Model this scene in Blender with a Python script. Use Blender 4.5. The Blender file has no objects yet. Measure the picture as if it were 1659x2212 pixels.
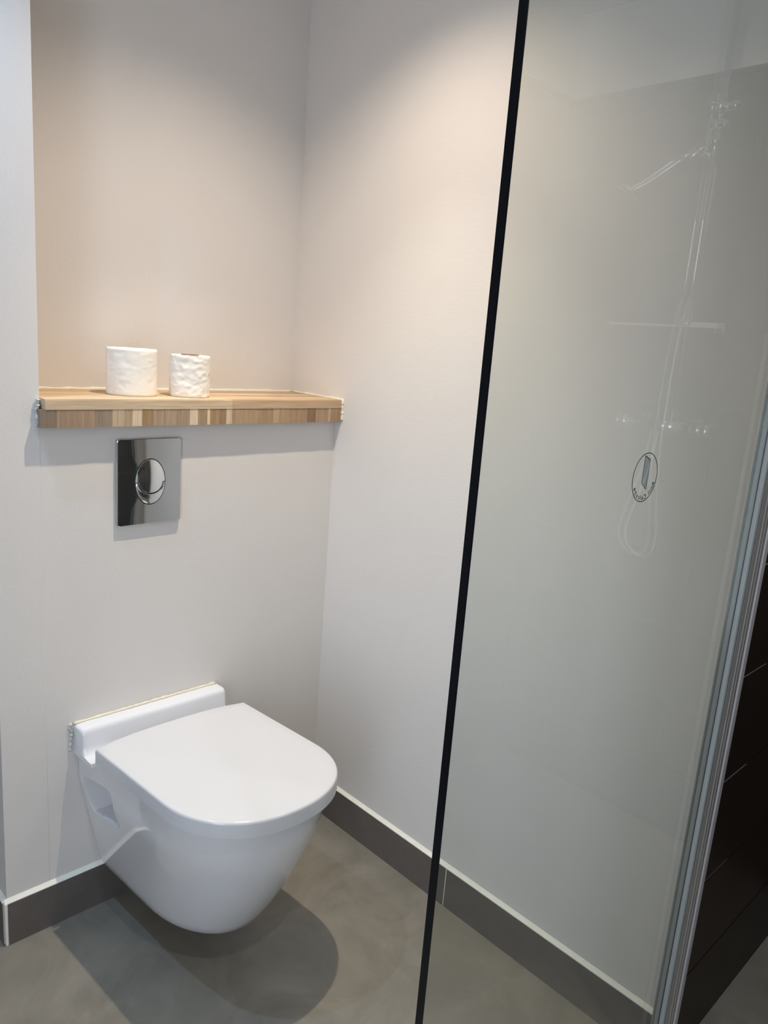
import bpy, bmesh, math, random
from mathutils import Vector, Matrix, noise

scene = bpy.context.scene
C = scene.collection
random.seed(7)

# ------------------------------------------------------------------ camera
cam_d = bpy.data.cameras.new('camera')
cam = bpy.data.objects.new('camera', cam_d); C.objects.link(cam)
cam_d.sensor_fit = 'VERTICAL'; cam_d.sensor_height = 36.0
cam_d.lens = 1651.62 / 2212 * 36.0
cam_d.clip_start = 0.02
cam.matrix_world = Matrix((
    (0.7188876, 0.0979850, -0.6881857, -0.5694407),
    (-0.6910241, 0.2081334, -0.6922183, -1.5849224),
    (0.0754074, 0.9731801, 0.2173345, 1.3902073),
    (0, 0, 0, 1)))
scene.camera = cam

# ------------------------------------------------------------------ world, view, exposure
w = bpy.data.worlds.new('world'); scene.world = w; w.use_nodes = True
# overcast daylight, reaching the room only through fill_window - unseen, added in the left wall for fill
w.node_tree.nodes['Background'].inputs[0].default_value = (0.74, 0.82, 1.0, 1)
w.node_tree.nodes['Background'].inputs[1].default_value = 7.4
WIN = (-2.05, -1.30, 0.10, 2.15)    # y0, y1, z0, z1 of the added window opening in the left wall (x = XW)
vs = scene.view_settings
vs.view_transform = 'Standard'; vs.look = 'None'; vs.gamma = 1; vs.use_curve_mapping = False
vs.exposure = 0.05

CEIL = 2.37
WARM = (1.0, 0.80, 0.62); COOL = (0.84, 0.91, 1.0); NEUT = (1.0, 0.93, 0.85)
# ceiling spots: x, y, label, beams: (power in W, r, g, b, cone in degrees)
SPOTS = [
    (0.37, -0.38, 'warm recessed ceiling spot above the toilet beside the white right wall', [(48, 1.0, 0.92, 0.75, 72), (34, 1.0, 0.83, 0.66, 120)]),
    (-0.36, -0.20, 'cool recessed ceiling spot left of the narrow wall pier', [(34, 0.42, 0.68, 1.0, 110)]),
    (-0.10, -1.45, 'recessed ceiling spot in front of the toilet, nearest the viewer', [(27, 0.86, 0.94, 1.0, 110)]),
    (1.05, -1.62, 'unseen recessed ceiling spot added over the shower set for glints', [(14, 1.0, 0.90, 0.78, 160)]),  # unseen lamp, added for chrome glints and a brighter upper shower
]

# ------------------------------------------------------------------ material helpers
def S(r, g, b):
    f = lambda c: (c/255/12.92) if c/255 <= 0.04045 else ((c/255+0.055)/1.055)**2.4
    return (f(r), f(g), f(b), 1.0)

def mat(name, col, rough=0.5, metal=0.0, spec=0.5, noise_amt=0.0, noise_scale=8.0, bump=0.0, bump_scale=200.0,
        bump_dist=0.002, stretch=None, coat=0.0):
    m = bpy.data.materials.new(name); m.use_nodes = True
    nt = m.node_tree; b = nt.nodes['Principled BSDF']
    b.inputs['Base Color'].default_value = col
    b.inputs['Roughness'].default_value = rough
    b.inputs['Metallic'].default_value = metal
    b.inputs['Specular IOR Level'].default_value = spec
    b.inputs['Coat Weight'].default_value = coat
    b.inputs['Coat Roughness'].default_value = 0.05
    tc = nt.nodes.new('ShaderNodeTexCoord')
    vec = tc.outputs['Object']
    if stretch:
        mp = nt.nodes.new('ShaderNodeMapping'); mp.inputs['Scale'].default_value = stretch
        nt.links.new(vec, mp.inputs['Vector']); vec = mp.outputs['Vector']
    if noise_amt:
        n = nt.nodes.new('ShaderNodeTexNoise'); n.inputs['Scale'].default_value = noise_scale
        n.inputs['Detail'].default_value = 6; n.inputs['Roughness'].default_value = 0.6
        nt.links.new(vec, n.inputs['Vector'])
        cr = nt.nodes.new('ShaderNodeValToRGB')
        lo = [max(0, c*(1-noise_amt)) for c in col[:3]]; hi = [min(1, c*(1+noise_amt)) for c in col[:3]]
        cr.color_ramp.elements[0].color = (*lo, 1); cr.color_ramp.elements[1].color = (*hi, 1)
        cr.color_ramp.elements[0].position = 0.3; cr.color_ramp.elements[1].position = 0.7
        nt.links.new(n.outputs['Fac'], cr.inputs['Fac']); nt.links.new(cr.outputs['Color'], b.inputs['Base Color'])
    if bump:
        n2 = nt.nodes.new('ShaderNodeTexNoise'); n2.inputs['Scale'].default_value = bump_scale
        n2.inputs['Detail'].default_value = 3
        nt.links.new(vec, n2.inputs['Vector'])
        bp = nt.nodes.new('ShaderNodeBump'); bp.inputs['Strength'].default_value = bump; bp.inputs['Distance'].default_value = bump_dist
        nt.links.new(n2.outputs['Fac'], bp.inputs['Height']); nt.links.new(bp.outputs['Normal'], b.inputs['Normal'])
    return m

def wood(name, col, axis='x', dark=0.25):
    g = 0.3*col[0]+0.59*col[1]+0.11*col[2]; col = tuple((c*0.82+g*0.18)*0.90 for c in col[:3]) + (1,)
    """streaky wood: grain runs along the axis"""
    st = {'x': (3, 60, 60), 'z': (90, 40, 4), 'y': (60, 3, 60)}[axis]
    return mat(name, col, rough=0.5, noise_amt=dark, noise_scale=3.0, stretch=st, bump=0.15, bump_scale=6, bump_dist=0.0006)

M = {}
M['paint'] = mat('white_wall_paint', S(226, 221, 217), rough=0.6, spec=0.3, noise_amt=0.012, noise_scale=3, bump=0.17, bump_scale=140, bump_dist=0.0016)
M['ceiling'] = mat('ceiling_paint', S(232, 229, 222), rough=0.8, spec=0.2, bump=0.1)
def floor_mat():
    m = mat('grey_resin_floor', S(142, 136, 126), rough=0.42, spec=0.4, bump=0.06, bump_scale=60, bump_dist=0.001)
    nt = m.node_tree; b = nt.nodes['Principled BSDF']
    tc = nt.nodes.new('ShaderNodeTexCoord')
    n1 = nt.nodes.new('ShaderNodeTexNoise'); n1.inputs['Scale'].default_value = 5; n1.inputs['Detail'].default_value = 8
    n1.inputs['Roughness'].default_value = 0.62; n1.inputs['Distortion'].default_value = 1.2
    n2 = nt.nodes.new('ShaderNodeTexNoise'); n2.inputs['Scale'].default_value = 140; n2.inputs['Detail'].default_value = 1
    nt.links.new(tc.outputs['Object'], n1.inputs['Vector']); nt.links.new(tc.outputs['Object'], n2.inputs['Vector'])
    cr = nt.nodes.new('ShaderNodeValToRGB')
    cr.color_ramp.elements[0].position = 0.3; cr.color_ramp.elements[0].color = S(119, 114, 104)
    cr.color_ramp.elements[1].position = 0.72; cr.color_ramp.elements[1].color = S(144, 138, 128)
    nt.links.new(n1.outputs['Fac'], cr.inputs['Fac'])
    sp = nt.nodes.new('ShaderNodeValToRGB')     # rare pale specks of dust
    sp.color_ramp.elements[0].position = 0.80; sp.color_ramp.elements[0].color = (0, 0, 0, 1)
    sp.color_ramp.elements[1].position = 0.83; sp.color_ramp.elements[1].color = (1, 1, 1, 1)
    nt.links.new(n2.outputs['Fac'], sp.inputs['Fac'])
    mx = nt.nodes.new('ShaderNodeMix'); mx.data_type = 'RGBA'
    nt.links.new(sp.outputs['Color'], mx.inputs[0]); nt.links.new(cr.outputs['Color'], mx.inputs[6])
    mx.inputs[7].default_value = S(205, 200, 190)
    nt.links.new(mx.outputs[2], b.inputs['Base Color'])
    return m
M['floor'] = floor_mat()
M['skirt'] = mat('dark_grey_skirting_tile', S(102, 96, 92), rough=0.4, spec=0.4, noise_amt=0.10, noise_scale=14)
M['grout'] = mat('white_grout', S(236, 233, 222), rough=0.7, noise_amt=0.04, noise_scale=60, bump=0.2, bump_scale=120, bump_dist=0.001)
M['ceramic'] = mat('white_glazed_ceramic', S(231, 231, 234), rough=0.035, spec=0.5, coat=0.8)
M['lid'] = mat('white_lid_plastic', S(217, 216, 218), rough=0.12, spec=0.5)
M['sealant'] = mat('cream_silicone_sealant', S(232, 224, 204), rough=0.4, noise_amt=0.05, noise_scale=80)
M['filler'] = mat('grey_white_filler', S(206, 208, 204), rough=0.7, noise_amt=0.1, noise_scale=120, bump=0.4, bump_scale=200)
M['chrome'] = mat('polished_chrome', (0.62, 0.63, 0.64, 1), rough=0.03, metal=1.0)
M['chrome_b'] = mat('bright_chrome', (0.86, 0.87, 0.88, 1), rough=0.06, metal=1.0)
M['gap'] = mat('dark_gap', S(20, 20, 20), rough=0.6)
M['hose'] = mat('ribbed_chrome_hose', (0.8, 0.8, 0.8, 1), rough=0.35, metal=1.0)
M['alu'] = mat('satin_aluminium', S(176, 172, 168), rough=0.3, metal=0.35)
M['alu_b'] = mat('pale_trim', S(214, 210, 214), rough=0.35)
M['seal'] = mat('translucent_grey_seal', S(146, 150, 148), rough=0.25, spec=0.5)
M['gasket'] = mat('dark_blue_gasket', S(34, 38, 54), rough=0.4)
M['edge'] = mat('dark_glass_edge', S(5, 8, 14), rough=0.25, spec=0.3)
M['tile'] = mat('dark_brown_wall_tile', S(40, 29, 22), rough=0.42, spec=0.35, noise_amt=0.2, noise_scale=6)
M['tile_grout'] = mat('brown_tile_joint', S(84, 70, 58), rough=0.8)
M['paper'] = mat('white_tissue_paper', S(238, 233, 225), rough=0.9, spec=0.1, bump=0.25, bump_scale=180, bump_dist=0.001)
M['card'] = mat('grey_cardboard_tube', S(120, 105, 90), rough=0.9)
M['ink'] = mat('black_print', S(22, 24, 24), rough=0.5)
M['blueink'] = mat('pale_blue_print', S(150, 178, 196), rough=0.5); M['blueink'].node_tree.nodes['Principled BSDF'].inputs['Alpha'].default_value = 0.35
M['blueedge'] = mat('slate_blue_print', S(84, 104, 112), rough=0.5)
M['cap'] = mat('slate_hinge_cap', S(110, 125, 138), rough=0.4)
M['board'] = mat('pale_hardwood_top', S(206, 176, 136), rough=0.42, noise_amt=0.22, noise_scale=3, stretch=(3, 50, 50))

def emit(name, col, s):
    m = bpy.data.materials.new(name); m.use_nodes = True; nt = m.node_tree
    nt.nodes.remove(nt.nodes['Principled BSDF'])
    e = nt.nodes.new('ShaderNodeEmission'); e.inputs[0].default_value = (*col, 1); e.inputs[1].default_value = s
    nt.links.new(e.outputs[0], nt.nodes['Material Output'].inputs[0]); return m

def glass_mat():
    """clear pane, faint green: transmission tinted, mirror reflection by Schlick's Fresnel law"""
    m = bpy.data.materials.new('clear_shower_glass'); m.use_nodes = True; nt = m.node_tree
    nt.nodes.remove(nt.nodes['Principled BSDF']); N = nt.nodes.new; L = nt.links.new
    g = N('ShaderNodeNewGeometry'); dot = N('ShaderNodeVectorMath'); dot.operation = 'DOT_PRODUCT'
    L(g.outputs['Normal'], dot.inputs[0]); L(g.outputs['Incoming'], dot.inputs[1])
    def mt(op, a, b=None):
        n = N('ShaderNodeMath'); n.operation = op
        for i, v in enumerate((a, b)):
            if v is None: continue
            if isinstance(v, (int, float)): n.inputs[i].default_value = v
            else: L(v, n.inputs[i])
        return n.outputs[0]
    f = mt('ADD', mt('MULTIPLY', mt('POWER', mt('SUBTRACT', 1.0, mt('ABSOLUTE', dot.outputs['Value'])), 5.0), 0.957), 0.043)
    t = N('ShaderNodeBsdfTransparent'); t.inputs[0].default_value = (0.91, 0.93, 0.915, 1)
    gl = N('ShaderNodeBsdfGlossy'); gl.inputs['Roughness'].default_value = 0.0; gl.inputs['Color'].default_value = (1, 1, 1, 1)
    mx = N('ShaderNodeMixShader'); L(f, mx.inputs[0]); L(t.outputs[0], mx.inputs[1]); L(gl.outputs[0], mx.inputs[2])
    L(mx.outputs[0], nt.nodes['Material Output'].inputs[0]); return m
M['glass'] = glass_mat()

# ------------------------------------------------------------------ mesh helpers
def root_loc(o):
    while o.parent: o = o.parent
    return o.location

def obj(name, bm, m, parent=None, smooth=False, bevel=0.0, seg=2, label=None):
    me = bpy.data.meshes.new(name)
    bmesh.ops.recalc_face_normals(bm, faces=bm.faces[:])
    if parent is not None: bmesh.ops.translate(bm, verts=bm.verts[:], vec=-Vector(root_loc(parent)))
    bm.to_mesh(me); bm.free()
    for mm in (m if isinstance(m, (list, tuple)) else [m]): me.materials.append(mm)
    o = bpy.data.objects.new(name, me); C.objects.link(o)
    if parent is not None: o.parent = parent
    if smooth:
        for p in me.polygons: p.use_smooth = True
    if bevel:
        bv = o.modifiers.new('bevel', 'BEVEL'); bv.width = bevel; bv.segments = seg; bv.limit_method = 'ANGLE'
        bv.angle_limit = math.radians(35); bv.harden_normals = False
        for p in me.polygons: p.use_smooth = True
        me.set_sharp_from_angle(angle=math.radians(35)) if not smooth else None
    if label: o['label'] = label
    return o

def thing(name, loc, label, cat, group=None):
    o = bpy.data.objects.new(name, None); o.empty_display_size = 0.05; C.objects.link(o); o.location = loc
    o['label'] = label; o['category'] = cat
    if group: o['group'] = group
    return o

def tag(o, label, cat, group=None):
    o['label'] = label; o['category'] = cat
    if group: o['group'] = group
    return o

def struct(name, bm, m, label=None, **k):
    o = obj(name, bm, m, None, **k); o['kind'] = 'structure'
    if label: o['label'] = label
    return o

def box(bm, x0, x1, y0, y1, z0, z1, mi=0):
    vs_ = [bm.verts.new(p) for p in ((x0,y0,z0),(x1,y0,z0),(x1,y1,z0),(x0,y1,z0),(x0,y0,z1),(x1,y0,z1),(x1,y1,z1),(x0,y1,z1))]
    for f in ((0,3,2,1),(4,5,6,7),(0,1,5,4),(1,2,6,5),(2,3,7,6),(3,0,4,7)):
        fc = bm.faces.new([vs_[i] for i in f]); fc.material_index = mi
    return bm
def B(*a): return box(bmesh.new(), *a)

def prism(bm, pts, fn0, fn1):
    """closed polygon pts lofted between fn0(p) and fn1(p)"""
    a = [bm.verts.new(fn0(p)) for p in pts]; b = [bm.verts.new(fn1(p)) for p in pts]; n = len(pts)
    for i in range(n): bm.faces.new((a[i], a[(i+1) % n], b[(i+1) % n], b[i]))
    bm.faces.new(a[::-1]); bm.faces.new(b)
    return bm

def loft(bm, rings, cap0=True, cap1=True):
    R = [[bm.verts.new(p) for p in r] for r in rings]; n = len(R[0])
    for j in range(len(R)-1):
        for i in range(n): bm.faces.new((R[j][i], R[j][(i+1) % n], R[j+1][(i+1) % n], R[j+1][i]))
    if cap0: bm.faces.new(R[0][::-1])
    if cap1: bm.faces.new(R[-1])
    return R

def tube(bm, pts, r, n=12, closed_ends=True):
    pts = [Vector(p) for p in pts]; rings = []; up = None
    for i, p in enumerate(pts):
        d = (pts[min(i+1, len(pts)-1)] - pts[max(i-1, 0)]).normalized()
        if up is None:
            up = Vector((0, 0, 1)) if abs(d.z) < 0.9 else Vector((1, 0, 0))
        up = (up - d*up.dot(d)).normalized(); s = d.cross(up)
        rr = r[i] if isinstance(r, (list, tuple)) else r
        rings.append([p + (up*math.cos(2*math.pi*k/n) + s*math.sin(2*math.pi*k/n))*rr for k in range(n)])
    loft(bm, rings, closed_ends, closed_ends); return bm

def lathe(bm, prof, cx, cy, n=48, axis='z', mi=0):
    """prof: list of (radius, height)"""
    rings = []
    for r, h in prof:
        ring = []
        for k in range(n):
            a = 2*math.pi*k/n; c, s = r*math.cos(a), r*math.sin(a)
            ring.append((cx+c, cy+s, h))
        rings.append(ring)
    loft(bm, rings, prof[0][0] > 1e-6, prof[-1][0] > 1e-6); return bm

def spline(pts, n=8):
    P = [Vector(p) for p in pts]; out = []
    for i in range(len(P)-1):
        p0, p1, p2, p3 = P[max(i-1, 0)], P[i], P[i+1], P[min(i+2, len(P)-1)]
        for k in range(n):
            t = k/n
            out.append(0.5*((2*p1)+(p2-p0)*t+(2*p0-5*p1+4*p2-p3)*t*t+(3*p1-p0-3*p2+p3)*t**3))
    out.append(P[-1]); return out

# ------------------------------------------------------------------ room
W = 0.793            # plane of the right wall
XN, XL = 0.010, -0.085   # niche's left edge, pier's outer corner
D = 0.197            # niche depth
YS = -1.140          # face of the brown shower wall
YG = -1.127            # near face of the glass
XR, YB, XW = 1.545, -2.114, -1.55
ZT = 2.14            # top of the brown tiling
SH0, SH1 = 1.170, 1.228  # shelf
struct('floor', B(XW, XR+0.1, YB-0.1, 1.3, -0.08, 0.0), M['floor'], 'smooth grey brown resin floor')
struct('ceiling', B(XW, XR+0.1, YB-0.1, 1.3, CEIL, CEIL+0.08), M['ceiling'])
struct('wall_back', B(XN, W, D, D+0.12, SH0-0.01, CEIL), M['paint'], 'white back wall of the niche above the shelf')
struct('wall_back_lower', B(XN, W, 0.0, D+0.12, 0, SH0-0.002), M['paint'], 'white boxed-in wall carrying the toilet under the shelf')
struct('wall_back_left', B(XL, XN, -0.0005, 1.3, 0, CEIL), M['paint'], 'narrow white pier left of the shelf niche', bevel=0.0006)
struct('wall_right', B(W, W+0.14, YS+0.002, D+0.12, 0, CEIL), M['paint'], 'white side wall right of the toilet')
y0, y1, z0, z1 = WIN
bm = bmesh.new()
box(bm, XW-0.1, XW, YB-0.1, y0, 0, CEIL); box(bm, XW-0.1, XW, y1, 1.3, 0, CEIL)
box(bm, XW-0.1, XW, y0, y1, 0, z0); box(bm, XW-0.1, XW, y0, y1, z1, CEIL)
struct('wall_left', bm, M['paint'], 'white left wall with the added fill window')
bm = bmesh.new(); f = 0.05
box(bm, XW-0.08, XW-0.03, y0, y0+f, z0, z1); box(bm, XW-0.08, XW-0.03, y1-f, y1, z0, z1)
box(bm, XW-0.08, XW-0.03, y0+f, y1-f, z0, z0+f); box(bm, XW-0.08, XW-0.03, y0+f, y1-f, z1-f, z1)
ym = (y0+y1)/2; box(bm, XW-0.08, XW-0.03, ym-f/2, ym+f/2, z0+f, z1-f)
win = struct('fill_window', bm, M['lid'], 'unseen white framed window added in the left wall for daylight fill', bevel=0.004)
for ya, yb in ((y0+f, ym-f/2), (ym+f/2, y1-f)):
    obj('pane', B(XW-0.058, XW-0.052, ya, yb, z0+f, z1-f), M['glass'], win)
pl = bpy.data.lights.new('window_portal', 'AREA'); pl.shape = 'RECTANGLE'; pl.size = z1-z0; pl.size_y = y1-y0; pl.cycles.is_portal = True
po = bpy.data.objects.new('window_portal', pl); C.objects.link(po); po.location = (XW-0.11, ym, (z0+z1)/2)
po.rotation_euler = (0, -math.pi/2, 0)      # guides the sampling of the sky through the opening
struct('wall_far', B(XW, XL, 1.3, 1.4, 0, CEIL), M['paint'])

def tiled(name, label, origin, u, v_n, width, height, tw=0.6, th=0.2131, z0=-0.006, joint=0.003, thick=0.009, seed=1, first=0.0, pad=True, stagger=True):
    """a tiled wall: backing of grout, one object per tile; u runs along the wall, v_n is the outward normal"""
    u = Vector(u); n = Vector(v_n); o = Vector(origin)
    bm = bmesh.new()
    prism(bm, [(-0.09, 0), (width+0.09, 0), (width+0.09, height), (-0.09, height)] if pad else [(0, 0), (width+0.09, 0), (width+0.09, height), (0, height)],
          lambda p: o + u*p[0] + Vector((0, 0, p[1])) - n*(thick-0.0015), lambda p: o + u*p[0] + Vector((0, 0, p[1])) - n*0.10)
    wall = struct(name, bm, M['tile_grout'], label)
    rnd = random.Random(seed); row = 0; z = z0; cache = {}
    while z < height:
        za, zb = max(z+joint/2, 0), min(z+th-joint/2, height)
        x = -first - (tw/2 if row % 2 and stagger else 0)
        while x < width:
            xa, xb = max(x+joint/2, 0), min(x+tw-joint/2, width)
            x += tw
            if xb-xa < 0.02 or zb-za < 0.01: continue
            off = rnd.uniform(-0.0006, 0.0004)
            key = (round(xb-xa, 4), round(zb-za, 4))
            if key not in cache:
                bm = bmesh.new()
                prism(bm, [(0, 0), (key[0], 0), (key[0], key[1]), (0, key[1])],
                      lambda p: u*p[0] + Vector((0, 0, p[1])), lambda p: u*p[0] + Vector((0, 0, p[1])) - n*thick)
                bmesh.ops.bevel(bm, geom=[e for e in bm.edges], offset=0.0014, segments=1, affect='EDGES')
                bmesh.ops.recalc_face_normals(bm, faces=bm.faces[:])
                me = bpy.data.meshes.new('tile'); bm.to_mesh(me); bm.free(); me.materials.append(M['tile']); cache[key] = me
            t = bpy.data.objects.new('tile', cache[key]); C.objects.link(t); t.parent = wall
            t.location = o + u*xa + Vector((0, 0, za)) + n*off
        z += th; row += 1
    return wall
tiled('wall_shower', 'dark brown tiled wall right of the glass screen', (W+0.022, YS, 0), (1, 0, 0), (0, -1, 0), XR-W-0.022, ZT, tw=0.80, seed=2, first=0.0, pad=False, stagger=False)
tiled('wall_shower_right', 'dark brown tiled wall carrying the shower set', (XR, YS, 0), (0, -1, 0), (-1, 0, 0), YS-YB, ZT, tw=0.80, seed=3)
tiled('wall_front', 'dark brown tiled wall behind the viewer', (XR, YB, 0), (-1, 0, 0), (0, 1, 0), XR-0.2, ZT, tw=0.80, seed=4)
struct('wall_front_left', B(XW, 0.2, YB-0.1, YB, 0, CEIL), M['paint'], 'white wall behind the viewer')

bm = bmesh.new()
box(bm, W+0.022, XR+0.09, YS+0.0075, YS+0.1, ZT, CEIL); box(bm, XR+0.0075, XR+0.1, YB-0.09, YS+0.0075, ZT, CEIL); box(bm, 0.2, XR+0.0075, YB-0.1, YB-0.0075, ZT, CEIL)
struct('wall_above_tiles', bm, M['paint'], 'white painted strip of wall above the brown tiles')

# white corner trim where the white wall meets the brown tiles
bm = bmesh.new()
prism(bm, [(W+0.0002, YS+0.0018), (W+0.0002, YS-0.0012), (W+0.004, YS-0.0025), (W+0.0215, YS-0.0015), (W+0.0215, YS+0.0018)],
      lambda p: (p[0], p[1], 0.0), lambda p: (p[0], p[1], CEIL))
t1 = struct('trim_1', bm, M['alu_b'], 'pale corner trim along the edge of the brown tiles'); 

# ------------------------------------------------------------------ skirting
HS = 0.108
def skirting(name, label, segs, bead, extra=()):
    """grout backing with a sloped bead along the top (bead: start, end points on the wall plane, outward normal), one tile object per piece"""
    p, q, n = Vector(bead[0]), Vector(bead[1]), Vector(bead[2])
    bm = bmesh.new()
    prism(bm, [(0.0002, 0.0005), (TK-0.0008, 0.0005), (TK-0.0008, HS-0.002), (TK-0.001, HS-0.0005), (0.004, HS+0.0035), (0.0002, HS+0.0075)],
          lambda c_: p + n*c_[0] + Vector((0, 0, c_[1])), lambda c_: q + n*c_[0] + Vector((0, 0, c_[1])))
    for g in extra: box(bm, *g)
    s_ = struct(name, bm, M['grout'], label, bevel=0.0008)
    for g in segs: obj('tile', B(*g), M['skirt'], s_, bevel=0.0012)
    return s_
TK = 0.010
skirting('baseboard_back', 'dark grey tile skirting under the toilet wall', [
    (XL-TK+0.009, 0.34, -TK-0.0006, -TK+0.0003, 0.0, HS-0.0015), (0.343, W-TK-0.001, -TK-0.0006, -TK+0.0003, 0.0, HS-0.0015)],
    ((XL-TK+0.003, 0, 0), (W-TK, 0, 0), (0, -1, 0)), [(XL-TK+0.0025, XL-TK+0.0085, -TK-0.0008, -TK+0.001, 0.0005, HS)])
skirting('baseboard_right', 'dark grey tile skirting along the white right wall', [
    (W-TK-0.0006, W-TK+0.0003, -0.5445, -TK-0.001, 0.0, HS-0.0015), (W-TK-0.0006, W-TK+0.0003, YS+0.026, -0.5475, 0.0, HS-0.0015)],
    ((W, YS+0.0255, 0), (W, -0.0012, 0), (-1, 0, 0)))
skirting('baseboard_left', 'dark grey tile skirting on the outer side of the pier', [
    (XL-TK-0.0006, XL-TK+0.0003, -0.004, 0.58, 0.0, HS-0.0015), (XL-TK-0.0006, XL-TK+0.0003, 0.583, 1.28, 0.0, HS-0.0015)],
    ((XL, -0.001, 0), (XL, 1.29, 0), (-1, 0, 0)))

# ------------------------------------------------------------------ wooden shelf
OV = 0.0247
YF = -OV
shelf = thing('wooden_shelf', (0.4, 0.08, SH0), 'thick butcher block wooden shelf sealed into the niche above the toilet', 'shelf')
# lower layer: short upright staves showing at the front, one object each (stave edges in metres along the wall)
xs = [0.0034, 0.0352, 0.1132, 0.1513, 0.1760, 0.1970, 0.2183, 0.2445, 0.3031, 0.3346, 0.3561, 0.3804, 0.3877, 0.4139, 0.4316, 0.4470, 0.4836,
      0.5213, 0.5685, 0.5827, 0.6188, 0.6755, 0.7031, 0.7473, 0.7521, 0.7905]
cols = [(150,128,104), (176,144,112), (164,140,116), (204,176,140), (190,160,124), (232,204,164), (172,136,88), (184,154,122), (174,146,114),
        (234,206,168), (176,142,104), (232,204,158), (182,142,90), (162,126,90), (224,190,146), (186,150,112), (188,152,106), (178,142,100),
        (206,168,124), (184,148,106), (180,142,100), (150,114,78), (184,148,108), (228,196,152), (180,142,100)]
ZM = 1.2065
for i in range(len(xs)-1):
    mm = wood('stave_wood_%d' % i, S(*[min(255, c) for c in cols[i]]), 'z', 0.2)
    x0 = xs[i] if i else 0.0115
    b = bmesh.new(); box(b, x0 if i == 0 else x0, xs[i+1], YF + random.uniform(0, 0.0005), -0.0008, SH0, ZM)
    if i == 0:   # the outer stave laps a little over the pier's face
        bmesh.ops.translate(b, verts=[v for v in b.verts if v.co.x < 0.02], vec=(-0.008, 0, 0))
    obj('stave', b, mm, shelf)
obj('core_block', B(0.0115, 0.790, 0.0, D-0.001, SH0+0.0002, ZM), wood('core_wood', S(178, 146, 108), 'x', 0.2), shelf)
# upper layer: long planks glued edge to edge
py = [YF-0.0008, 0.018, 0.056, 0.094, 0.134, 0.165, D-0.002]
rnd = random.Random(5)
cuts = [[0.447], [0.26, 0.62], [0.52], [0.18, 0.66], [0.40], [0.30, 0.70]]
pc = [(222,192,152), (216,182,136), (206,168,122), (224,192,146), (200,160,114), (210,174,130)]
for r in range(6):
    ed = [0.0115] + cuts[r] + [0.7905]
    for k in range(len(ed)-1):
        base = pc[r]; f = rnd.uniform(0.93, 1.03)
        if r == 0 and k == 1: base = (206, 170, 128)
        mm = wood('plank_wood_%d_%d' % (r, k), S(*[min(250, c*f) for c in base]), 'x', 0.2)
        b = B(ed[k], ed[k+1]-0.0002, py[r], py[r+1]-0.0002, ZM+0.0002, SH1)
        if r == 0 and k == 0:
            bmesh.ops.translate(b, verts=[v for v in b.verts if v.co.x < 0.02 and v.co.y < -0.01], vec=(0.001, 0.0, 0))
        if r == 0: bmesh.ops.bevel(b, geom=[e for e in b.edges if all(abs(v.co.y-py[0]) < 1e-5 and v.co.z > SH1-1e-4 for v in e.verts)], offset=0.0022, segments=2, affect='EDGES')
        obj('plank', b, mm, shelf)
# sealant along the back, the right wall and at both front corners
def wavy(pts, r, seed, amp=0.35, n=8, m=10):
    rnd = random.Random(seed); out = []; rr = []
    for i in range(len(pts)-1):
        a, b_ = Vector(pts[i]), Vector(pts[i+1])
        for k in range(m): out.append(a.lerp(b_, k/m)); rr.append(r*(1+rnd.uniform(-amp, amp)))
    out.append(Vector(pts[-1])); rr.append(r)
    bm = bmesh.new(); tube(bm, out, rr, n); return bm
obj('sealant_bead', wavy([(XN+0.004, D-0.001, SH1+0.001), (0.4, D-0.001, SH1+0.001), (W-0.003, D-0.001, SH1+0.0015)], 0.0042, 3, m=20), M['sealant'], shelf, smooth=True, label='cream sealant line along the back')
obj('sealant_bead', wavy([(W-0.001, D-0.001, SH1+0.002), (W-0.001, YF-0.002, SH1+0.0005), (W-0.001, YF-0.003, SH0+0.004)], 0.0036, 4, m=20), M['sealant'], shelf, smooth=True, label='cream sealant line along the right wall')
obj('filler', wavy([(0.0060, -0.006, SH1-0.001), (0.0055, -0.006, SH1-0.016), (0.0015, -0.005, SH1-0.024), (0.0040, -0.006, SH0+0.012), (0.0030, -0.004, SH0+0.002)], 0.0034, 8, 0.6, 7, 7), M['filler'], shelf, smooth=True, label='rough grey-white filler at the left corner')

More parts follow.
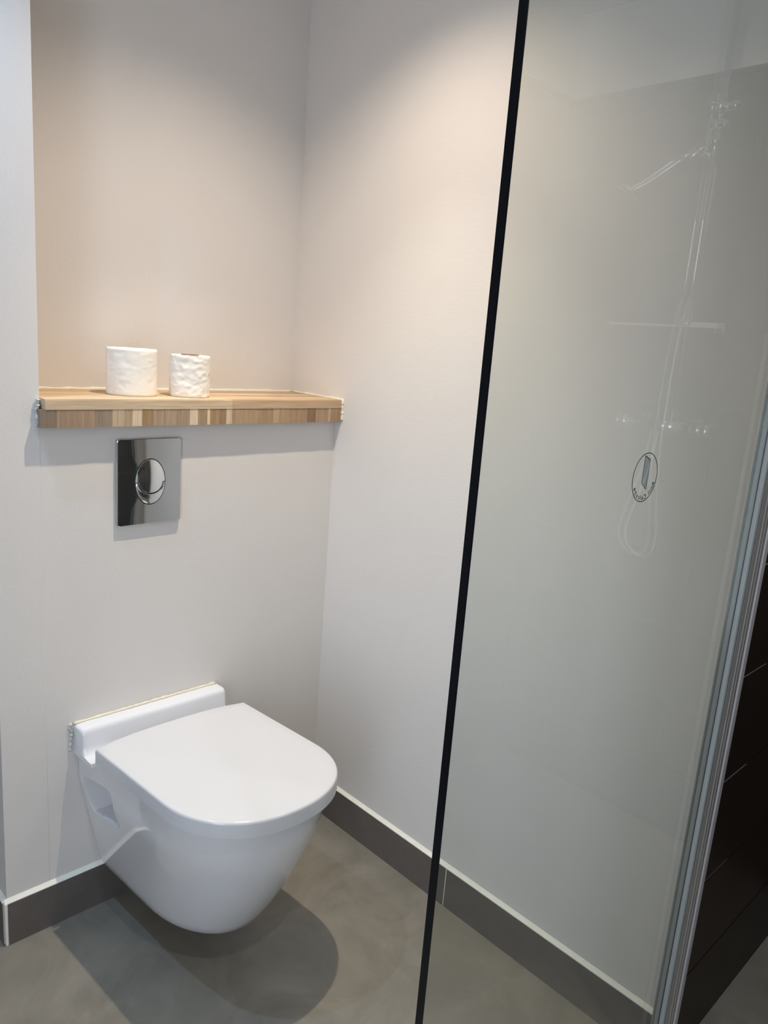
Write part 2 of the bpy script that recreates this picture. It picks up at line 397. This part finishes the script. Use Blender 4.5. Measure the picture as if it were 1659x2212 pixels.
# ------------------------------------------------------------------ toilet rolls
def roll(cx, cy, R, H, amp, seed, label, r0=0.021, proud=0.0015):
    t = thing('toilet_roll', (cx, cy, SH1), label, 'toilet paper', 'toilet rolls on the shelf')
    bm = bmesh.new(); n, mz = 96, 40; z0 = SH1+0.0003
    rings = []
    def wr(a, z, s=1.0):
        p = Vector((math.cos(a)*3.2, math.sin(a)*3.2, z*55 + seed*10))
        q = noise.noise(p) + 0.7*noise.noise(p*2.3 + Vector((5, 1, seed)))
        ridge = abs(noise.noise(Vector((math.cos(a)*2.4, math.sin(a)*2.4, z*80 + seed*3))))
        return amp*s*(q*0.6 - ridge*0.9)
    def edge(a): return 0.0016*noise.noise(Vector((math.cos(a)*3, math.sin(a)*3, seed+20)))
    rings.append([(cx+r0*math.cos(2*math.pi*k/n), cy+r0*math.sin(2*math.pi*k/n), z0) for k in range(n)])
    for j in range(mz+1):
        z = j/mz*H; ring = []
        for k in range(n):
            a = 2*math.pi*k/n
            spiral = 0.0016*((k/n + 0.62) % 1.0)              # the loose outer sheet steps out at its end
            f = 1.0 if 0 < j < mz else 0.94
            rr = (R + wr(a, z) + spiral - (0.0012 if j in (0, mz) else 0))
            ring.append((cx+rr*math.cos(a), cy+rr*math.sin(a), z0+z+(edge(a) if j == mz else 0)))
        rings.append(ring)
    for rad, dz in ((R*0.97, 0.0006), (R*0.8, 0.0), (R*0.6, 0.0004), (r0+0.0012, -0.0004), (r0, -0.001)):
        rings.append([(cx+rad*math.cos(2*math.pi*k/n), cy+rad*math.sin(2*math.pi*k/n), z0+H+dz+0.5*edge(2*math.pi*k/n)) for k in range(n)])
    Rr = [[bm.verts.new(p) for p in ring] for ring in rings]
    for j in range(len(Rr)):
        a, b_ = Rr[j], Rr[(j+1) % len(Rr)]
        for i in range(n): bm.faces.new((a[i], a[(i+1) % n], b_[(i+1) % n], b_[i]))
    obj('paper', bm, M['paper'], t, smooth=True)
    bm = bmesh.new()
    rr = [(r0-0.0015, z0), (r0-0.0005, z0), (r0-0.0005, z0+H+proud), (r0-0.0015, z0+H+proud)]
    R2 = [[bm.verts.new((cx+r*math.cos(2*math.pi*k/32), cy+r*math.sin(2*math.pi*k/32), z)) for k in range(32)] for r, z in rr]
    for j in range(4):
        for i in range(32): bm.faces.new((R2[j][i], R2[j][(i+1) % 32], R2[(j+1) % 4][(i+1) % 32], R2[(j+1) % 4][i]))
    obj('cardboard_tube', bm, M['card'], t, smooth=True)
    return t
roll(0.246, 0.083, 0.0555, 0.103, 0.0011, 1, 'larger smoother toilet roll standing on the left of the wooden shelf', 0.009, -0.006)
roll(0.376, 0.052, 0.0465, 0.0955, 0.0022, 2, 'smaller crumpled toilet roll with its dark core showing, nearer the shelf middle', 0.021, 0.002)

# ------------------------------------------------------------------ flush plate
FX, FZ = 0.2462, 1.0418
fp = thing('flush_plate', (FX, 0, FZ), 'polished chrome dual flush plate on the wall under the shelf', 'flush plate')
def rrect(hw, hh, r, n=6):
    out = []
    for cx, cz, a0 in ((hw-r, hh-r, 0), (-hw+r, hh-r, 90), (-hw+r, -hh+r, 180), (hw-r, -hh+r, 270)):
        for k in range(n+1):
            a = math.radians(a0+90*k/n); out.append((cx+r*math.cos(a), cz+r*math.sin(a)))
    return out
bm = bmesh.new(); rings = []
for ins, y in ((0.0, -0.0003), (0.0, -0.0068), (0.0006, -0.0084), (0.0020, -0.0096)):
    rings.append([(FX+p[0], y, FZ+p[1]) for p in rrect(0.078-ins, 0.0985-ins, 0.0065-ins*0.6)])
R_ = loft(bm, rings, True, False)
# gently domed face: grid of concentric rounded rectangles
prev = R_[-1]
for s in (0.9, 0.75, 0.6, 0.45, 0.3, 0.15):
    ring = []
    for p in rrect(0.076, 0.0965, 0.006):
        x, z = p[0]*s, p[1]*s
        ring.append(bm.verts.new((FX+x, -0.0096-0.0006*(1-(z/0.0965)**2)*(1-(x/0.076)**2), FZ+z)))
    for i in range(len(ring)): bm.faces.new((prev[i], prev[(i+1) % len(ring)], ring[(i+1) % len(ring)], ring[i]))
    prev = ring
bm.faces.new(prev)
obj('plate', bm, M['chrome'], fp, smooth=True).data.set_sharp_from_angle(angle=math.radians(14))
OA, OB = 0.0365, 0.0520     # oval half axes
bm = bmesh.new()
prism(bm, [(OA*1.02*math.cos(2*math.pi*k/64), OB*1.02*math.sin(2*math.pi*k/64)) for k in range(64)],
      lambda p: (FX+p[0], -0.009, FZ+p[1]), lambda p: (FX+p[0], -0.0108, FZ+p[1]))
obj('button_recess', bm, M['gap'], fp)
def dome(x, z): return -0.0112 - 0.0052*max(0.0, 1-(x/OA)**2-(z/OB)**2)
# outline of the large upper button (an oval whose lower edge steps in to a smaller oval)
IA, IB, IZ = 0.0290, 0.0245, -0.0005
up = []
for k in range(49): a = math.pi*k/48; up.append((OA*0.972*math.cos(a), OB*0.978*math.sin(a)))
up.append((-OA*0.972, IZ)); up.append((-IA, IZ))
for k in range(1, 40): a = math.pi + math.pi*k/40; up.append((IA*math.cos(a), IZ+IB*math.sin(a)))
up.append((IA, IZ)); up.append((OA*0.972, IZ))
bm = bmesh.new(); cz = 0.008; rings = []
ns = 10
for j in range(ns, 0, -1):
    s = j/ns
    rings.append([(FX+p[0]*s, dome(p[0]*s, cz+(p[1]-cz)*s) - 0.0016*(1-s**2)*0, FZ+cz+(p[1]-cz)*s) for p in up])
rings = [[(q[0], -0.010, q[2]) for q in rings[0]]] + rings
RR = loft(bm, rings, True, False)
c0 = bm.verts.new((FX, dome(0, cz), FZ+cz))
for i in range(len(RR[-1])): bm.faces.new((RR[-1][i], RR[-1][(i+1) % len(up)], c0))
obj('flush_button', bm, M['chrome_b'], fp, smooth=False, bevel=0.0004, label='large upper flush button')
bm = bmesh.new(); nu, nv = 48, 6; gp = 0.0017
grid = []
for i in range(nu+1):
    a = math.pi + math.pi*i/nu
    inn = ((IA+gp)*math.cos(a), IZ-gp*0.8+(IB+gp)*math.sin(a)*1.0); out = (OA*0.972*math.cos(a), -0.002+(OB*0.978-0.002)*math.sin(a))
    col = []
    for j in range(nv+1):
        s = j/nv; x, z = inn[0]+(out[0]-inn[0])*s, inn[1]+(out[1]-inn[1])*s
        col.append((FX+x, dome(x, z) - 0.0012*math.sin(math.pi*s), FZ+z))
    grid.append([(col[0][0], -0.010, col[0][2])] + col + [(col[-1][0], -0.010, col[-1][2])])
G = [[bm.verts.new(p) for p in c_] for c_ in grid]
for i in range(nu):
    for j in range(nv+2): bm.faces.new((G[i][j], G[i+1][j], G[i+1][j+1], G[i][j+1]))
bm.faces.new(G[0]); bm.faces.new(G[-1][::-1])
obj('flush_button', bm, M['chrome_b'], fp, smooth=False, bevel=0.0004, label='small crescent flush button')

# ------------------------------------------------------------------ toilet
TX, SHR = 0.262, 0.073      # centre at the wall; the pan stands slightly off square
LZ = 0.475                  # top of lid
toilet = thing('wall_hung_toilet', (TX, 0, 0.10), 'white wall hung toilet with closed flat lid under the flush plate', 'toilet')
def tx(u, d): return TX + u + SHR*d
def dshape(hw, d0, ds, d1, n=40, sq=2.15, back_r=0.0):
    """outline: straight sides from depth d0 to ds, then a super-elliptic nose to d1. points (u, d)"""
    out = []
    for k in range(7): out.append((-hw, d0+(ds-d0)*k/6))
    for k in range(1, n):
        a = math.pi*k/n; c_, s_ = math.cos(a), math.sin(a)
        out.append((-hw*math.copysign(abs(c_)**(2/sq), c_), ds+(d1-ds)*abs(s_)**(2/sq)))
    for k in range(7): out.append((hw, ds+(d0-ds)*k/6))
    for k in range(1, 8): out.append((hw-2*hw*k/8, d0))
    return out
bm = bmesh.new(); rings = []
prof = []
for k in range(15):
    t = k/14; z = 0.104 + (0.428-0.104)*t
    hw = 0.126 + 0.056*min(1, t*1.25)**0.9
    d1 = 0.388 + 0.132*(1-(1-t)**1.6)
    ds = 0.200 + 0.150*t
    prof.append((z, hw, ds, d1))
prof = [(0.0985, 0.118, 0.195, 0.374), (0.0997, 0.123, 0.198, 0.383)] + prof + [(0.4315, 0.178, 0.348, 0.516)]
for z, hw, ds, d1 in prof:
    rings.append([(tx(u, d), -0.0008-d, z) for u, d in dshape(hw, 0.0, ds, d1)])
loft(bm, rings)
body = obj('bowl', bm, M['ceramic'], toilet, smooth=True)
# side pockets of the mounting bolts, cut out of the bowl
def cutter(side):
    b = bmesh.new()
    pts = [(0.006, 0.368), (0.050, 0.376), (0.128, 0.389), (0.144, 0.385), (0.151, 0.370), (0.156, 0.330), (0.167, 0.298), (0.100, 0.286), (0.034, 0.274), (0.020, 0.292)]
    cu, cd = sum(p[0] for p in pts)/len(pts), sum(p[1] for p in pts)/len(pts)
    def at(p, u, s): return (tx(u, cu+(p[0]-cu)*s), -(cu+(p[0]-cu)*s), cd+(p[1]-cd)*s)
    loft(b, [[at(p, side*0.26, 1.35) for p in pts], [at(p, side*0.193, 1.05) for p in pts], [at(p, side*0.178, 0.93) for p in pts], [at(p, side*0.115, 0.84) for p in pts]])
    bmesh.ops.recalc_face_normals(b, faces=b.faces[:])
    me = bpy.data.meshes.new('cut'); b.to_mesh(me); b.free()
    o = bpy.data.objects.new('cut', me); C.objects.link(o); return o
bpy.context.view_layer.update()
for side in (-1, 1):
    cu = cutter(side)
    cu.location = (0, 0, 0)
    md = body.modifiers.new('cut', 'BOOLEAN'); md.operation = 'DIFFERENCE'; md.solver = 'EXACT'; md.object = cu
    bpy.context.view_layer.update()
    dg = bpy.context.evaluated_depsgraph_get()
    me = bpy.data.meshes.new_from_object(body.evaluated_get(dg))
    body.modifiers.clear(); old = body.data; body.data = me; bpy.data.meshes.remove(old)
    cm = cu.data; bpy.data.objects.remove(cu); bpy.data.meshes.remove(cm)
body.data.name = 'bowl'
for p in body.data.polygons: p.use_smooth = True
body.data.set_sharp_from_angle(angle=math.radians(38))
bv = body.modifiers.new('bevel', 'BEVEL'); bv.width = 0.006; bv.segments = 3; bv.limit_method = 'ANGLE'; bv.angle_limit = math.radians(38)
# upstand along the wall, filleted down to the hinge deck
UP = [(0.0, 0.420), (0.0, 0.4945), (0.030, 0.4945), (0.036, 0.4930), (0.0405, 0.4885), (0.0425, 0.482), (0.0455, 0.452), (0.048, 0.441), (0.054, 0.4345), (0.064, 0.432),
      (0.084, 0.4318), (0.084, 0.420)]
bm = bmesh.new(); rings = []
for xx, f in ((-0.1925, 0.0), (-0.1915, 0.4), (-0.189, 0.75), (-0.184, 0.93), (-0.176, 1.0), (0.0, 1.0), (0.158, 1.0), (0.168, 0.97), (0.175, 0.88), (0.1795, 0.7), (0.181, 0.4)):
    ring = []
    for d, z in UP:
        dd = max(0, d - 0.010*(1-f)) if d > 0.01 and z > 0.433 else d
        zz = z - (0.007*(1-f) if z > 0.47 else 0)
        ring.append((tx(xx, dd*0.6), -0.0008-dd, zz))
    rings.append(ring)
loft(bm, rings)
obj('upstand', bm, M['ceramic'], toilet, smooth=True, bevel=0.002).data.set_sharp_from_angle(angle=math.radians(50))
# seat ring under the lid
bm = bmesh.new()
o1 = dshape(0.176, 0.085, 0.345, 0.518)
loft(bm, [[(tx(u, d), -d, z) for u, d in o1] for z in (0.4335, 0.444)])
obj('seat', bm, M['lid'], toilet, smooth=False, bevel=0.002)
# lid: flat top, rounded rim
bm = bmesh.new(); rings = []
for ins, z in ((0.003, 0.4385), (0.0, 0.4400), (0.0, LZ-0.007), (0.0006, LZ-0.0035), (0.0022, LZ-0.0012), (0.005, LZ-0.0002), (0.03, LZ), (0.08, LZ+0.0006), (0.14, LZ+0.0010)):
    f = ins
    ring = []
    for u, d in dshape(0.1925-f, 0.084+f, 0.36, 0.541-f, n=56, sq=2.2):
        # gently bowed back edge
        if d < 0.10: d = d - 0.006 + 0.020*abs(u/0.19)**3
        ring.append((tx(u, d), -d, z))
    rings.append(ring)
loft(bm, rings)
obj('lid', bm, M['lid'], toilet, smooth=True).data.set_sharp_from_angle(angle=math.radians(50))
for s in (-1, 1):
    bm = bmesh.new(); tube(bm, [(tx(s*0.150, 0.070), -0.070, 0.438), (tx(s*0.105, 0.070), -0.070, 0.438)], 0.0075, 16)
    obj('hinge', bm, M['chrome_b'], toilet, smooth=True)
obj('side_cap', B(TX-0.1845, TX-0.180, -0.075, -0.058, 0.4165, 0.4245), M['cap'], toilet, label='small slate blue cap on the left side')
bm = wavy([(0.070, -0.003, 0.4958), (0.26, -0.003, 0.4963), (0.436, -0.003, 0.4958)], 0.0036, 12, 0.3, m=24)
obj('sealant_bead', bm, M['sealant'], toilet, smooth=True, label='cream sealant line along the top of the upstand')
bm = wavy([(0.064, -0.002, 0.499), (0.060, -0.002, 0.488), (0.0635, -0.002, 0.476), (0.062, -0.002, 0.458), (0.060, -0.002, 0.430)], 0.0030, 14, 0.7, m=6)
obj('filler', bm, M['filler'], toilet, smooth=True, label='crumbling grey-white filler at the left edge')

# ------------------------------------------------------------------ glass screen
GT = 0.0105; GX0 = 0.0120; GX1 = 0.758; GH = 2.05
gs = thing('glass_screen', (0.38, YG, 0), 'clear walk-in shower glass screen with black free edge and aluminium wall profile', 'shower screen')
obj('pane', B(GX0+0.0015, GX1, YG, YG+GT, 0.004, GH), M['glass'], gs, label='clear faintly green pane')
obj('edge', B(GX0, GX0+0.0012, YG+0.0001, YG+GT-0.0001, 0.004, GH), M['edge'], gs, label='dark polished free edge of the pane')
PX = 0.750           # inner face of the wall profile; the pane slots into it
bm = bmesh.new(); prism(bm, [(PX, YG-0.0006), (PX, YG-0.0085), (PX+0.002, YG-0.0102), (PX+0.008, YG-0.0102), (PX+0.008, YG-0.0006)], lambda p: (p[0], p[1], 0.002), lambda p: (p[0], p[1], GH))
obj('inner_strip', bm, M['seal'], gs, label='grey green seal strip in front of the pane')
bm = bmesh.new(); prism(bm, [(PX, YG+GT+0.0003), (PX+0.008, YG+GT+0.0003), (PX+0.008, YG+GT+0.0035), (PX, YG+GT+0.0030)], lambda p: (p[0], p[1], 0.002), lambda p: (p[0], p[1], GH))
obj('outer_strip', bm, M['seal'], gs, label='grey green seal strip behind the pane')
obj('gasket', B(PX-0.0008, PX+0.004, YG-0.0014, YG-0.0002, 0.002, GH), M['gasket'], gs, label='thin dark gasket line')
pf = [(PX+0.0085, YG+GT+0.0035), (PX+0.0085, YG-0.0104)]
x0, x1 = PX+0.0085, W-0.0006
nR = 20
for k in range(nR+1):
    s_ = k/nR; y = YG-0.0104 - 0.0035*math.sin(math.pi*min(1, s_*1.3)/2)
    if 0.30 < s_ < 0.37 or 0.62 < s_ < 0.69: y += 0.0022
    pf.append((x0+(x1-x0)*s_, y))
pf += [(W-0.0006, YG+GT+0.0035)]
bm = bmesh.new(); prism(bm, pf, lambda p: (p[0], p[1], 0.001), lambda p: (p[0], p[1], GH+0.002))
obj('wall_profile', bm, M['alu'], gs, smooth=False)

# sticker on the far face of the glass, read from the other side
SX, SY, SZ = 0.3748, YG+GT+0.0003, 1.2416
st = thing('sticker', (SX, SY, SZ), 'small round transparent sticker with mirrored black lettering on the glass screen', 'sticker')
def ring2d(bm, r0, r1, y, n=72):
    a = [bm.verts.new((SX+r0*math.cos(2*math.pi*k/n), y, SZ+r0*math.sin(2*math.pi*k/n))) for k in range(n)]
    b_ = [bm.verts.new((SX+r1*math.cos(2*math.pi*k/n), y, SZ+r1*math.sin(2*math.pi*k/n))) for k in range(n)]
    a2 = [bm.verts.new(v.co + Vector((0, 0.0003, 0))) for v in a]; b2 = [bm.verts.new(v.co + Vector((0, 0.0003, 0))) for v in b_]
    for k in range(n):
        j = (k+1) % n
        bm.faces.new((a[k], a[j], b_[j], b_[k])); bm.faces.new((a2[k], b2[k], b2[j], a2[j]))
        bm.faces.new((a[k], a2[k], a2[j], a[j])); bm.faces.new((b_[k], b_[j], b2[j], b2[k]))
bm = bmesh.new(); ring2d(bm, 0.0320, 0.0331, SY); obj('ring', bm, M['ink'], st)
para = [(SX+(x-0.3275)*1.053, SZ+(z-1.249)*1.053) for x, z in ((0.3200, 1.2770), (0.3350, 1.2710), (0.3340, 1.2330), (0.3210, 1.2420))]
bm = bmesh.new(); prism(bm, para, lambda p: (p[0], SY, p[1]), lambda p: (p[0], SY+0.0002, p[1])); obj('pane_picture', bm, M['blueink'], st, label='pale blue glass pane picture')
bm = bmesh.new()
for (a, b_, wd) in ((0, 1, 0.0011), (1, 2, 0.0007), (2, 3, 0.0005), (3, 0, 0.0005)):
    p, q = Vector((para[a][0], 0, para[a][1])), Vector((para[b_][0], 0, para[b_][1])); d = (q-p).normalized(); n = Vector((-d.z, 0, d.x))*wd/2
    prism(bm, [p-n, q-n, q+n, p+n], lambda v: (v[0], SY-0.0002, v[2]), lambda v: (v[0], SY+0.0003, v[2]))
obj('pane_outline', bm, M['blueedge'], st)
letters = [('A', -22), ('n', -34.5), ('t', -45), ('i', -53), ('C', -75), ('a', -88.5), ('l', -99), ('c', -108.5), ('a', -121), ('i', -131), ('r', -139), ('e', -150)]
bm = bmesh.new()
for ch, ang in letters:
    cu = bpy.data.curves.new('t', 'FONT'); cu.body = ch; cu.size = 0.0092; cu.align_x = 'CENTER'; cu.extrude = 0.0001; cu.offset = 0.00012; cu.resolution_u = 4
    ob = bpy.data.objects.new('t', cu); C.objects.link(ob); bpy.context.view_layer.update()
    me = bpy.data.meshes.new_from_object(ob.evaluated_get(bpy.context.evaluated_depsgraph_get()))
    a = math.radians(ang); upv = Vector((-math.cos(a), 0, -math.sin(a))); rd = Vector((math.sin(a), 0, -math.cos(a)))
    pos = Vector((SX, SY, SZ)) - upv*0.0302
    for v in me.vertices: v.co = pos + rd*v.co.x + upv*v.co.y + Vector((0, v.co.z, 0))
    bm.from_mesh(me); bpy.data.objects.remove(ob); bpy.data.curves.remove(cu); bpy.data.meshes.remove(me)
obj('lettering', bm, M['ink'], st)

# ------------------------------------------------------------------ shower set on the right-hand tiled wall (seen mirrored in the glass)
HX = 1.50; RY = -1.668
sh = thing('shower_set', (XR, RY, 1.2), 'chrome shower rail with hand shower, hose and bar mixer on the brown tiles', 'shower')
bm = bmesh.new(); tube(bm, [(HX, RY, 1.23), (HX, RY, 2.33)], 0.010, 16); obj('riser', bm, M['chrome_b'], sh, smooth=True)
for z in (2.045, 1.50):
    bm = bmesh.new(); tube(bm, [(XR-0.001, RY, z), (HX-0.012, RY, z)], 0.012, 16); obj('bracket', bm, M['chrome_b'], sh, smooth=True)
bm = bmesh.new(); tube(bm, [(HX, RY, 2.02), (HX, RY, 2.068)], 0.016, 18); obj('bracket_sleeve', bm, M['chrome_b'], sh, smooth=True)
bm = bmesh.new(); tube(bm, [(HX, RY+0.008, 2.037), (HX, RY+0.040, 2.037), (HX, RY+0.048, 2.030)], [0.012, 0.014, 0.010], 16); obj('knob', bm, M['chrome_b'], sh, smooth=True)
bm = bmesh.new(); tube(bm, [(HX, RY+0.004, 1.998), (HX, RY+0.028, 1.996)], [0.013, 0.010], 14); obj('knob', bm, M['chrome_b'], sh, smooth=True)
bm = bmesh.new(); tube(bm, [(HX, RY, 1.945), (HX, RY, 1.972)], 0.0145, 18); obj('slider', bm, M['chrome_b'], sh, smooth=True)
bm = bmesh.new(); tube(bm, [(HX-0.004, RY-0.004, 1.955), (HX-0.010, RY-0.045, 1.93), (HX-0.012, RY-0.078, 1.914)], [0.009, 0.009, 0.014], 14); obj('shower_holder', bm, M['chrome_b'], sh, smooth=True)
hs_ = bmesh.new(); tube(hs_, spline([(HX-0.012, RY-0.070, 1.925), (HX-0.018, RY-0.115, 1.895), (HX-0.026, RY-0.155, 1.868), (HX-0.036, RY-0.195, 1.848)]), 0.0105, 14)
hd = obj('hand_shower', hs_, M['chrome'], sh, smooth=True)
bm = bmesh.new(); a = Vector((HX-0.038, RY-0.212, 1.842)); d = Vector((-0.55, -0.25, -0.80)).normalized()
tube(bm, [a - d*0.010, a, a + d*0.007, a + d*0.012], [0.016, 0.036, 0.040, 0.038], 28); obj('spray_head', bm, M['chrome_b'], hd, smooth=True)
hose = spline([(HX-0.010, RY-0.074, 1.926), (HX, RY-0.050, 1.934), (HX+0.002, RY-0.015, 1.926), (HX+0.003, RY+0.006, 1.895), (HX+0.003, RY+0.009, 1.850), (HX+0.002, RY+0.008, 1.75), (HX+0.002, RY+0.002, 1.62),
               (HX-0.02, RY-0.008, 1.46), (HX-0.03, RY-0.008, 1.30), (HX-0.035, RY-0.004, 1.15), (HX-0.02, RY+0.002, 1.00), (HX-0.01, RY+0.009, 0.92), (HX-0.01, RY+0.004, 0.858),
               (HX-0.01, RY-0.036, 0.839), (HX-0.01, RY-0.075, 0.868), (HX-0.01, RY-0.083, 0.92), (HX-0.008, RY-0.066, 1.00), (HX, RY-0.045, 1.10), (HX, RY-0.035, 1.20)], 8)
bm = bmesh.new(); tube(bm, hose, 0.0058, 10); obj('hose', bm, M['hose'], sh, smooth=True)
bm = bmesh.new(); tube(bm, [(HX, -1.79, 1.219), (HX, -1.59, 1.219)], 0.018, 24); mx = obj('mixer', bm, M['chrome_b'], sh, smooth=True)
for y0, y1 in ((-1.793, -1.835), (-1.587, -1.545)):
    bm = bmesh.new(); s = 1 if y1 > y0 else -1
    tube(bm, [(HX, y0, 1.219), (HX, y0+s*0.004, 1.219), (HX, y1, 1.219)], [0.017, 0.022, 0.020], 24); obj('knob', bm, M['chrome_b'], mx, smooth=True)
for y in (-1.765, -1.615):
    bm = bmesh.new(); tube(bm, [(XR-0.0005, y, 1.219), (XR-0.006, y, 1.219), (XR-0.007, y, 1.219), (HX, y, 1.219)], [0.030, 0.030, 0.014, 0.014], 20); obj('wall_flange', bm, M['chrome_b'], mx, smooth=True)
obj('tray', B(XR-0.052, XR-0.0005, -1.90, -1.568, 1.489, 1.495), M['lid'], sh, bevel=0.002)
obj('end_bracket', B(XR-0.054, XR-0.0005, -1.568, -1.562, 1.475, 1.503), M['chrome_b'], sh, bevel=0.001)
obj('soap_dish', B(XR-0.050, XR-0.003, -1.655, -1.569, 1.4955, 1.503), M['lid'], sh, bevel=0.002)

sh.location.y += 0.026

# ------------------------------------------------------------------ ceiling spots
for i, (x, y, lab, beams) in enumerate(SPOTS):
    colr = beams[0][1:4]
    t = thing('ceiling_spot', (x, y, CEIL), lab, 'ceiling light', 'recessed ceiling spots')
    bm = bmesh.new(); n = 32
    pr = [(0.030, CEIL-0.0005), (0.046, CEIL-0.0005), (0.046, CEIL-0.004), (0.034, CEIL-0.006), (0.030, CEIL-0.002)]
    R2 = [[bm.verts.new((x+r*math.cos(2*math.pi*k/n), y+r*math.sin(2*math.pi*k/n), z)) for k in range(n)] for r, z in pr]
    for j in range(len(R2)):
        for k in range(n): bm.faces.new((R2[j][k], R2[j][(k+1) % n], R2[(j+1) % len(R2)][(k+1) % n], R2[(j+1) % len(R2)][k]))
    obj('trim_ring', bm, M['alu'], t, smooth=True)
    bm = bmesh.new(); lathe(bm, [(0.0295, CEIL-0.0005), (0.0295, CEIL-0.002)], x, y, 32)
    obj('lens', bm, emit('spot_lens_%d' % i, colr, 20.0), t)
    for pw, cr_, cg_, cb_, cone in beams:
        ld = bpy.data.lights.new('spot', 'SPOT'); ld.energy = pw; ld.color = (cr_, cg_, cb_); ld.spot_size = math.radians(cone); ld.spot_blend = 1.0
        ld.shadow_soft_size = 0.012
        lo = bpy.data.objects.new('spot_lamp', ld); C.objects.link(lo); lo.parent = t; lo.location = (0, 0, -0.012)
